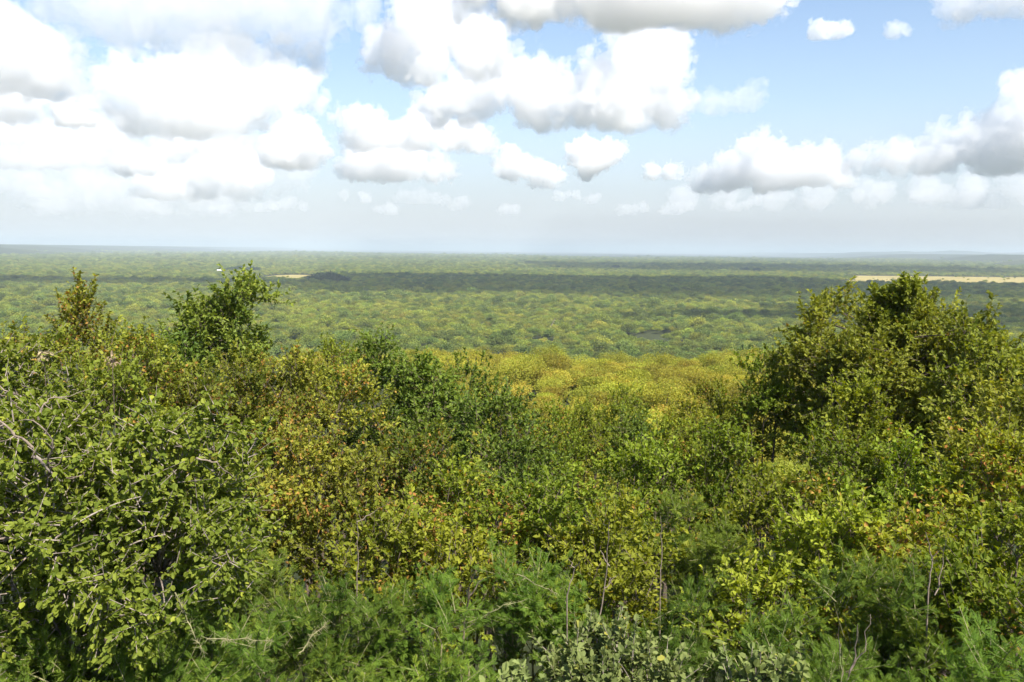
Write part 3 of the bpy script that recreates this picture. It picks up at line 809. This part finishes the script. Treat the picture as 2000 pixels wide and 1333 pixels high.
def protos():
    spec = {
        'mid':   [('mid', 4600, 1.9, 3.6, .12, .35, .10), ('mid', 4600, 2.2, 3.8, .12, .2, .22), ('mid', 4600, 1.7, 3.3, .12, .08, .03), ('mid', 4200, 2.0, 3.4, .12, .7, .30)],
        'plain': [('plain', 1100, 2.6, 3.7, .32, .12, .05), ('plain', 1100, 2.9, 3.9, .34, .08, .0), ('plain', 1100, 2.3, 3.5, .32, .2, .3), ('plain', 900, 3.1, 4.1, .40, .1, .0),
                  ('plaindark', 900, 2.7, 4.8, .38, .15, .0), ('plaindark', 900, 3.3, 5.2, .40, .1, .0)],
    }
    for k, L in spec.items():
        PROTO[k] = []
        for i, (mat, n, r, h, l, yo, ru) in enumerate(L):
            f, w = small_crown(100 + i * 7 + len(k), n, r, h, l, k, clumps=10 + i % 3, young=yo, rust=ru)
            PROTO[k].append((f.mesh("crown", LM[mat]), w.mesh("trunk", BK['brown'], True), r, h))


def small_tree(name, proto, loc, rot, s, sz, label, cat, group):
    root = bpy.data.objects.new(name, None); COL.objects.link(root)
    root.location = loc; root.rotation_euler = (0, 0, rot); root.scale = (s, s, sz)
    tag(root, label, cat, group)
    link("crown", proto[0], None, root); link("trunk", proto[1], None, root)
    return root


def pix(p):
    """Pixel of the photograph where a world point shows, and whether it lies in front."""
    v = (CAM_M.to_3x3().inverted()) @ (Vector(p) - Vector((0, 0, EYE)))
    if v.z >= -.01: return None
    return 1000 + FPX * v.x / -v.z, 666.5 - FPX * v.y / -v.z


def build_slope():
    rs = np.random.RandomState(77)
    n = 0
    for y in np.concatenate([np.arange(19, 60, 3.0), np.arange(60, 150, 3.4)]):
        x = -(y * .66 + 4)
        while x < y * .66 + 4:
            x += rs.uniform(2.2, 3.8)
            X, Y = x + rs.normal() * .5, y + rs.normal() * .9
            z = float(hill(X, Y))
            gq = float(np.clip((X / Y + .05) * 3 + rs.normal() * .3, 0, 1)); k = int(rs.choice(4, p=[.34 - .06 * gq, .28 - .16 * gq, .10 + .38 * gq, .28 - .16 * gq]))
            s = rs.uniform(.62, 1.0) if Y < 60 else rs.uniform(.8, 1.25)
            pr = PROTO['mid'][k]
            q = pix((X, Y, z + pr[3] * s * .8))
            if q is None or not (-40 < q[0] < 2040): continue
            # bushes that stand wholly behind the nearest plants are left out
            if not (780 < q[0] < 1580 or q[1] < 700): continue
            if q[0] < 820 or q[0] > 1580:
                if rs.rand() < .72: continue
                k = 2; pr = PROTO['mid'][2]
            if n >= 900: continue
            n += 1
            lab = ["yellow-green bush on the slope falling away below the look-out", "yellow-green bush with orange tips on the slope below the look-out",
                   "green bush on the slope falling away below the look-out", "golden yellow bush on the slope below the look-out"][k]
            small_tree(["slope_bush", "orange_tipped_bush", "green_slope_bush", "golden_bush"][k], pr, (X, Y, z - .05), rs.uniform(0, 6.28), s, s * rs.uniform(.8, 1.1), lab, "bush",
                       ["yellow-green bushes on the lower slope", "orange-tipped bushes on the lower slope", "green bushes on the lower slope", "golden bushes on the lower slope"][k])
    print("slope bushes", n)


def inside_field(x, y):
    return ((x > .375 * y - 25 + 40 * np.sin(y * .01)) & (y > 1180) & (y < 1640) & (x < 2600)) | ((x > -345) & (x < -255) & (y > 1075) & (y < 1330))


def build_plain():
    rs = np.random.RandomState(5)
    X, Y, S, K = [], [], [], []
    # spacing grows with distance
    y = 150.0
    while y < 5200:
        sp = 4.0 if y < 700 else (4.4 if y < 1500 else 4.4 + (y - 1500) * .0032)
        half = y * .62 + 30
        xs = np.arange(-half, half, sp)
        X.append(xs + rs.uniform(-.7, .7, len(xs)) * sp + rs.rand() * sp); Y.append(y + rs.uniform(-1.0, 1.0, len(xs)) * sp); S.append(np.full(len(xs), sp / 5.0))
        y += sp * .92
    X = np.concatenate(X); Y = np.concatenate(Y); S = np.concatenate(S)
    S = np.minimum(S, 1.6) * np.exp(rs.normal(size=len(X)) * .26) * 1.08
    P = np.stack([X / 60, Y / 60, X * 0], 1).astype(np.float32)
    band = NZ.fbm(P * np.array([.55, 1, 1], np.float32), 3); mix_ = NZ.fbm(P * 2.3 + 4, 3)
    gap = NZ.fbm(P * 1.7 + 9, 3)
    pd = np.clip(.07 + .7 * np.clip(mix_ * 1.3, 0, 1) + .55 * np.clip(band * 1.3, 0, 1) + .34 * np.clip((430 - Y) / 100, 0, 1), 0, .9)
    dark = rs.rand(len(X)) < pd
    K = np.where(dark, 4 + (rs.rand(len(X)) < .4), np.minimum(3, np.floor(np.clip(rs.rand(len(X)) * 3 + band * 1.6 + .5, 0, 3.99)).astype(int)))
    ok = (gap < .5) & (~inside_field(X, Y) | (rs.rand(len(X)) < .005)) & (hill(X, Y) < 14)
    X, Y, S, K = X[ok], Y[ok], S[ok], K[ok]
    Z = hill(X, Y) - .05
    # the nearest trees one can see are things of their own
    o = np.argsort(Y)
    vis = []
    for i in o:
        if len(vis) >= 280: break
        q = pix((X[i], Y[i], Z[i] + 4))
        if q and 640 < q[0] < 1500 and q[1] < 705: vis.append(i)
    for i in vis:
        k = int(K[i]); pr = PROTO['plain'][k]
        lab = ("dark green tree on the near part of the plain" if k > 3 else "light green tree on the near part of the plain" if k in (0, 1, 3) else "yellowish tree on the near part of the plain")
        small_tree("dark_savanna_tree" if k > 3 else ("yellowish_savanna_tree" if k == 2 else "savanna_tree"), pr, (X[i], Y[i], Z[i]), rs.uniform(0, 6.28), S[i], S[i] * rs.uniform(.85, 1.1), lab, "tree",
                   "dark trees on the near plain" if k > 3 else "yellowish trees on the near plain" if k == 2 else "light green trees on the near plain")
    m = np.ones(len(X), bool); m[vis] = False
    X, Y, Z, S, K = X[m], Y[m], Z[m], S[m], K[m]
    print("woodland trees", len(X))
    me = bpy.data.meshes.new("bush_woodland")
    me.vertices.add(len(X)); me.vertices.foreach_set('co', np.stack([X, Y, Z], 1).astype(np.float32).ravel())
    for nm, tp, arr in (('size', 'FLOAT', S), ('turn', 'FLOAT', rs.uniform(0, 6.28, len(X))), ('sort', 'INT', K)):
        a = me.attributes.new(nm, tp, 'POINT'); a.data.foreach_set('value', arr.astype(np.float32 if tp == 'FLOAT' else np.int32))
    o = link("bush_woodland", me)
    tag(o, "dense green bush woodland covering the plain to the horizon", "woodland", kind="stuff")
    ng = bpy.data.node_groups.new("bush_woodland", 'GeometryNodeTree')
    ng.interface.new_socket(name="Geometry", in_out='INPUT', socket_type='NodeSocketGeometry')
    ng.interface.new_socket(name="Geometry", in_out='OUTPUT', socket_type='NodeSocketGeometry')
    gi = ng.nodes.new('NodeGroupInput'); go = ng.nodes.new('NodeGroupOutput'); lk = ng.links.new
    join = ng.nodes.new('GeometryNodeJoinGeometry')

    def named(nm, tp):
        a = ng.nodes.new('GeometryNodeInputNamedAttribute'); a.data_type = tp; a.inputs['Name'].default_value = nm
        return a.outputs['Attribute']
    size, turn, sort = named('size', 'FLOAT'), named('turn', 'FLOAT'), named('sort', 'INT')
    cx = ng.nodes.new('ShaderNodeCombineXYZ'); lk(turn, cx.inputs['Z'])
    m2p = ng.nodes.new('GeometryNodeMeshToPoints'); lk(gi.outputs[0], m2p.inputs['Mesh'])
    first = {}
    for ob in COL.objects:
        if ob.type == 'MESH' and ob.parent is not None and str(ob.parent.get('group')).endswith('near plain'):
            first.setdefault(ob.data.name, ob)
    for k in range(6):
        pr = PROTO['plain'][k]
        src = first.get(pr[0].name)
        cmp_ = ng.nodes.new('FunctionNodeCompare'); cmp_.data_type = 'INT'; cmp_.operation = 'EQUAL'
        lk(sort, cmp_.inputs[2]); cmp_.inputs[3].default_value = k
        oi = ng.nodes.new('GeometryNodeObjectInfo'); oi.inputs['Object'].default_value = src; oi.transform_space = 'ORIGINAL'; oi.inputs['As Instance'].default_value = True
        ip = ng.nodes.new('GeometryNodeInstanceOnPoints')
        lk(m2p.outputs[0], ip.inputs['Points']); lk(cmp_.outputs['Result'], ip.inputs['Selection']); lk(oi.outputs['Geometry'], ip.inputs['Instance'])
        lk(cx.outputs[0], ip.inputs['Rotation']); lk(size, ip.inputs['Scale'])
        lk(ip.outputs[0], join.inputs[0])
    lk(join.outputs[0], go.inputs[0])
    md = o.modifiers.new("woodland", 'NODES'); md.node_group = ng


def flat_mat(name, stops, scale, rough=.95, squash=(1, 1, 1), detail=6):
    m = bpy.data.materials.new(name); m.use_nodes = True
    nt = m.node_tree; nd = nt.nodes; lk = nt.links.new
    p = nd['Principled BSDF']; p.inputs['Roughness'].default_value = rough; p.inputs['Specular IOR Level'].default_value = .1
    tc = nd.new('ShaderNodeTexCoord'); mp = nd.new('ShaderNodeMapping'); mp.inputs['Scale'].default_value = squash
    lk(tc.outputs['Object'], mp.inputs['Vector'])
    n = nd.new('ShaderNodeTexNoise'); n.inputs['Scale'].default_value = scale; n.inputs['Detail'].default_value = detail; n.inputs['Roughness'].default_value = .62
    lk(mp.outputs[0], n.inputs['Vector'])
    r = nd.new('ShaderNodeValToRGB'); lk(n.outputs['Fac'], r.inputs['Fac'])
    els = r.color_ramp.elements
    els[0].position, els[0].color = stops[0][0], (*stops[0][1], 1)
    els[1].position, els[1].color = stops[-1][0], (*stops[-1][1], 1)
    for pos, c in stops[1:-1]:
        e = els.new(pos); e.color = (*c, 1)
    lk(r.outputs['Color'], p.inputs['Base Color'])
    return m


def grid_sheet(name, xs, ys, zf, mat):
    Xg, Yg = np.meshgrid(xs, ys, indexing='xy')
    V = np.stack([Xg, Yg, zf(Xg, Yg)], -1).reshape(-1, 3)
    nx, ny = len(xs), len(ys)
    j, i = np.meshgrid(np.arange(ny - 1), np.arange(nx - 1), indexing='ij')
    a = j * nx + i
    Q = np.stack([a, a + 1, a + nx + 1, a + nx], -1).reshape(-1, 4)
    me = np_mesh(name, V, Q.ravel(), np.full(len(Q), 4), True)
    me.materials.append(mat)
    return link(name, me)


def build_ground():
    xs = np.concatenate([-np.geomspace(60000, 130, 40), np.linspace(-125, 125, 101), np.geomspace(130, 60000, 40)])
    ys = np.concatenate([[-60000, -8000, -1000, -200], np.linspace(-60, 250, 156), np.geomspace(260, 60000, 60)])
    gm = flat_mat("bush_ground", [(.30, (.018, .024, .010)), (.48, (.035, .042, .016)), (.60, (.05, .056, .02)), (.75, (.08, .075, .035))], .006, squash=(.5, 1, 1))
    tag(grid_sheet("ground", xs, ys, hill, gm), kind='structure')
    fm = flat_mat("dry_grass", [(.3, (.25, .2, .07)), (.7, (.36, .29, .1))], .01)
    ys2 = np.linspace(1180, 1640, 18)

    def strip(name, pts, mat, z, label=None):
        V = [(x, y, z) for x, y in pts]
        me = np_mesh(name, V, np.arange(len(V)), [len(V)]); me.materials.append(mat)
        return tag(link(name, me), kind='structure')
    left = [(.375 * y - 25 + 40 * math.sin(y * .01), y) for y in ys2]
    strip("dry_field", left[::1] + [(2600, 1640), (2600, 1180)], fm, .004)
    strip("dry_clearing_field", [(-340, 1085), (-300, 1077), (-258, 1095), (-260, 1320), (-330, 1328), (-344, 1290)], fm, .004)
    strip("pale_pan_field", [(-4200, 5900), (-3000, 5750), (-1800, 5900), (-1500, 6300), (-2600, 6900), (-4300, 6800)], flat_mat("pan_clay", [(.3, (.40, .38, .30)), (.7, (.55, .52, .44))], .002), .004)
    # far ranges of hills
    hm = flat_mat("far_hill_bush", [(.3, (.03, .045, .03)), (.7, (.06, .075, .05))], .002)

    def ridge(x0, x1, y0, hgt, seed):
        xs = np.linspace(x0, x1, 90); ys = np.linspace(y0 - 700, y0 + 700, 12)

        def zf(X, Y):
            u = (X - x0) / (x1 - x0); prof = np.interp(u, [0, .12, .3, .5, .75, 1], [0, .55, .85, .7, .8, 0])
            nn = NZ.fbm(np.stack([X / 700 + seed, Y / 1400, X * 0], -1).astype(np.float32), 4)
            return hgt * prof * np.clip(1 + .5 * nn, 0, 2) * np.cos((Y - y0) / 700 * math.pi / 2) - 2
        tag(grid_sheet("hills", xs, ys, zf, hm), kind='structure')
    ridge(3000, 6600, 9000, 104, 1.3)
    ridge(-7000, -2400, 10000, 52, 4.1)
    # tall dark trees at the clearings
    rs = np.random.RandomState(9)
    tf, tw = small_crown(311, 1600, 3.4, 5.2, .36, 'tall', clumps=12, young=.1)
    TALL = (tf.mesh("crown", LM['talldark']), tw.mesh("trunk", BK['brown'], True), 3.4, 5.2)
    for i, (px, dist, s) in enumerate([(616, 1000, 2.5), (634, 1010, 3.3), (654, 1000, 2.6), (674, 1015, 2.0), (455, 1450, 2.3), (470, 1470, 2.6), (488, 1450, 2.4), (500, 1480, 2.1), (1205, 1900, 2.6), (1455, 1800, 2.6), (1480, 1820, 2.4), (445, 1440, 1.9)]):
        p = at(px, 500, dist); pr = TALL
        grp = "tall dark trees by the small clearing" if i < 4 else "tall dark trees by the white hut" if i < 8 or i == 11 else "tall dark trees far out on the plain"
        small_tree("tall_dark_tree", pr, (p.x, p.y, 0), rs.uniform(0, 6), s * (1.7 if i < 4 else 1.35), s, "tall dark tree in the clump beside the small pale clearing" if i < 4 else "tall dark tree in the row beside the white hut" if i < 8 or i == 11 else "tall dark tree standing above the far woodland", "tree", grp)


def build_dry_tufts():
    def tuft(px, py, dist, w, n, seed, label):
        rs = np.random.RandomState(seed); p = at(px, py, dist); gz = float(hill(p.x, p.y))
        root = bpy.data.objects.new("dry_leaf_tuft", None); COL.objects.link(root); root.location = (p.x, p.y, gz)
        tag(root, label, "dry leaves")
        top = np.array([0, 0, p.z - gz]); P = top + rs.normal(size=(n, 3)) * np.array([w, w * .6, w * .8])
        fol = Soup(); blades(fol, P, rs.normal(size=(n, 3)) + np.array([0, 0, -.8]), unit(rs.normal(size=(n, 3)) + np.array([.3, -.6, .6])), rs.uniform(.03, .055, n), rs.uniform(.012, .022, n), rs.rand(n, 3) * np.array([1, .5, .2]), rounded=True, fold=.3)
        link("crown", fol.mesh("crown", LM['dry']), None, root)
        s = Soup(); tube(s, curve(np.array([.15, .1, -.1]), top, top * .6, 8), np.linspace(.006, .003, 8), 5)
        sticks(s, np.repeat(top[None], n, 0) - np.array([0, 0, w]), P, .0015)
        link("trunk", s.mesh("trunk", BK['brown'], True), None, root)
    tuft(86, 690, 6.3, .022, 16, 3, "bunch of pale dry leaves on a thin stem at the far left")
    tuft(219, 702, 7.7, .03, 20, 4, "bunch of pale dry leaves beside the orange-tipped bush")


def build_small_far():
    # white hut
    p = at(429, 532, 1400)
    root = bpy.data.objects.new("white_hut", None); COL.objects.link(root); root.location = (p.x, p.y, 0)
    tag(root, "tiny white hut between dark trees far out on the plain", "hut")
    wm = flat_mat("whitewash", [(.3, (.3, .3, .28)), (.7, (.4, .4, .38))], 2); rm = flat_mat("tin_roof", [(.3, (.5, .5, .5)), (.7, (.65, .65, .65))], 2)
    V = [(x, y, z) for z in (0, 5.2) for x, y in ((-3, -2.5), (3, -2.5), (3, 2.5), (-3, 2.5))]
    F = [0, 1, 5, 4, 1, 2, 6, 5, 2, 3, 7, 6, 3, 0, 4, 7]
    link("wall", np_mesh("wall", V, F, [4] * 4), wm, root)
    R = [(-3.4, -3, 5.1), (3.4, -3, 5.1), (3.4, 3, 5.1), (-3.4, 3, 5.1), (-3.4, 0, 6.8), (3.4, 0, 6.8)]
    link("roof", np_mesh("roof", R, [0, 1, 5, 4, 2, 3, 4, 5, 1, 2, 5, 3, 0, 4, 3, 2, 1, 0], [4, 4, 3, 3, 4]), rm, root)
    # dead tree: a bare pale leaning trunk and a brown leafless bush
    p = at(1075, 632, 425); s = Soup(); rs = np.random.RandomState(4)
    a = np.array([-2.2, 0, -.2]); b = np.array([2.2, 1, 7.0]); tube(s, curve(a, b, (a + b) / 2 + np.array([.6, 0, .8]), 9), np.linspace(.24, .10, 9), 6)
    for k in range(4):
        q = a + (b - a) * rs.uniform(.5, .95); tube(s, curve(q, q + np.array([rs.normal(), rs.normal(), 1.2]) * 1.1, q + np.array([0, 0, .8]), 5), np.linspace(.1, .04, 5), 4)
    o = link("dead_tree", s.mesh("dead_tree", BK['bare'], True)); o.location = (p.x, p.y, 0)
    tag(o, "pale leafless leaning tree among the green crowns of the plain", "dead tree")


# ------------------------------------------------------------------ the humid air over the plain
def build_haze():
    m = bpy.data.materials.new("haze"); m.use_nodes = True
    nt = m.node_tree
    for n in list(nt.nodes):
        if n.type != 'OUTPUT_MATERIAL': nt.nodes.remove(n)
    v = nt.nodes.new('ShaderNodeVolumePrincipled')
    v.inputs['Color'].default_value = (.68, .77, .84, 1)
    v.inputs['Density'].default_value = HAZE
    nt.links.new(v.outputs[0], nt.nodes['Material Output'].inputs['Volume'])
    x, y0, y1, z0, z1 = 61000, -61000, 61000, -3, 125
    V = [(a, b, c) for c in (z0, z1) for a, b in ((-x, y0), (x, y0), (x, y1), (-x, y1))]
    F = [3, 2, 1, 0, 4, 5, 6, 7, 0, 1, 5, 4, 1, 2, 6, 5, 2, 3, 7, 6, 3, 0, 4, 7]
    o = link("haze", np_mesh("haze", V, F, [4] * 6), m)
    tag(o, kind="stuff", label="thin pale haze over the whole plain", cat="haze")


HAZE = 1.8e-4

# ------------------------------------------------------------------ build everything
build_clouds()
protos()
build_fore()
build_stems()
build_slope()
build_plain()
build_ground()
build_dry_tufts()
build_small_far()
build_haze()
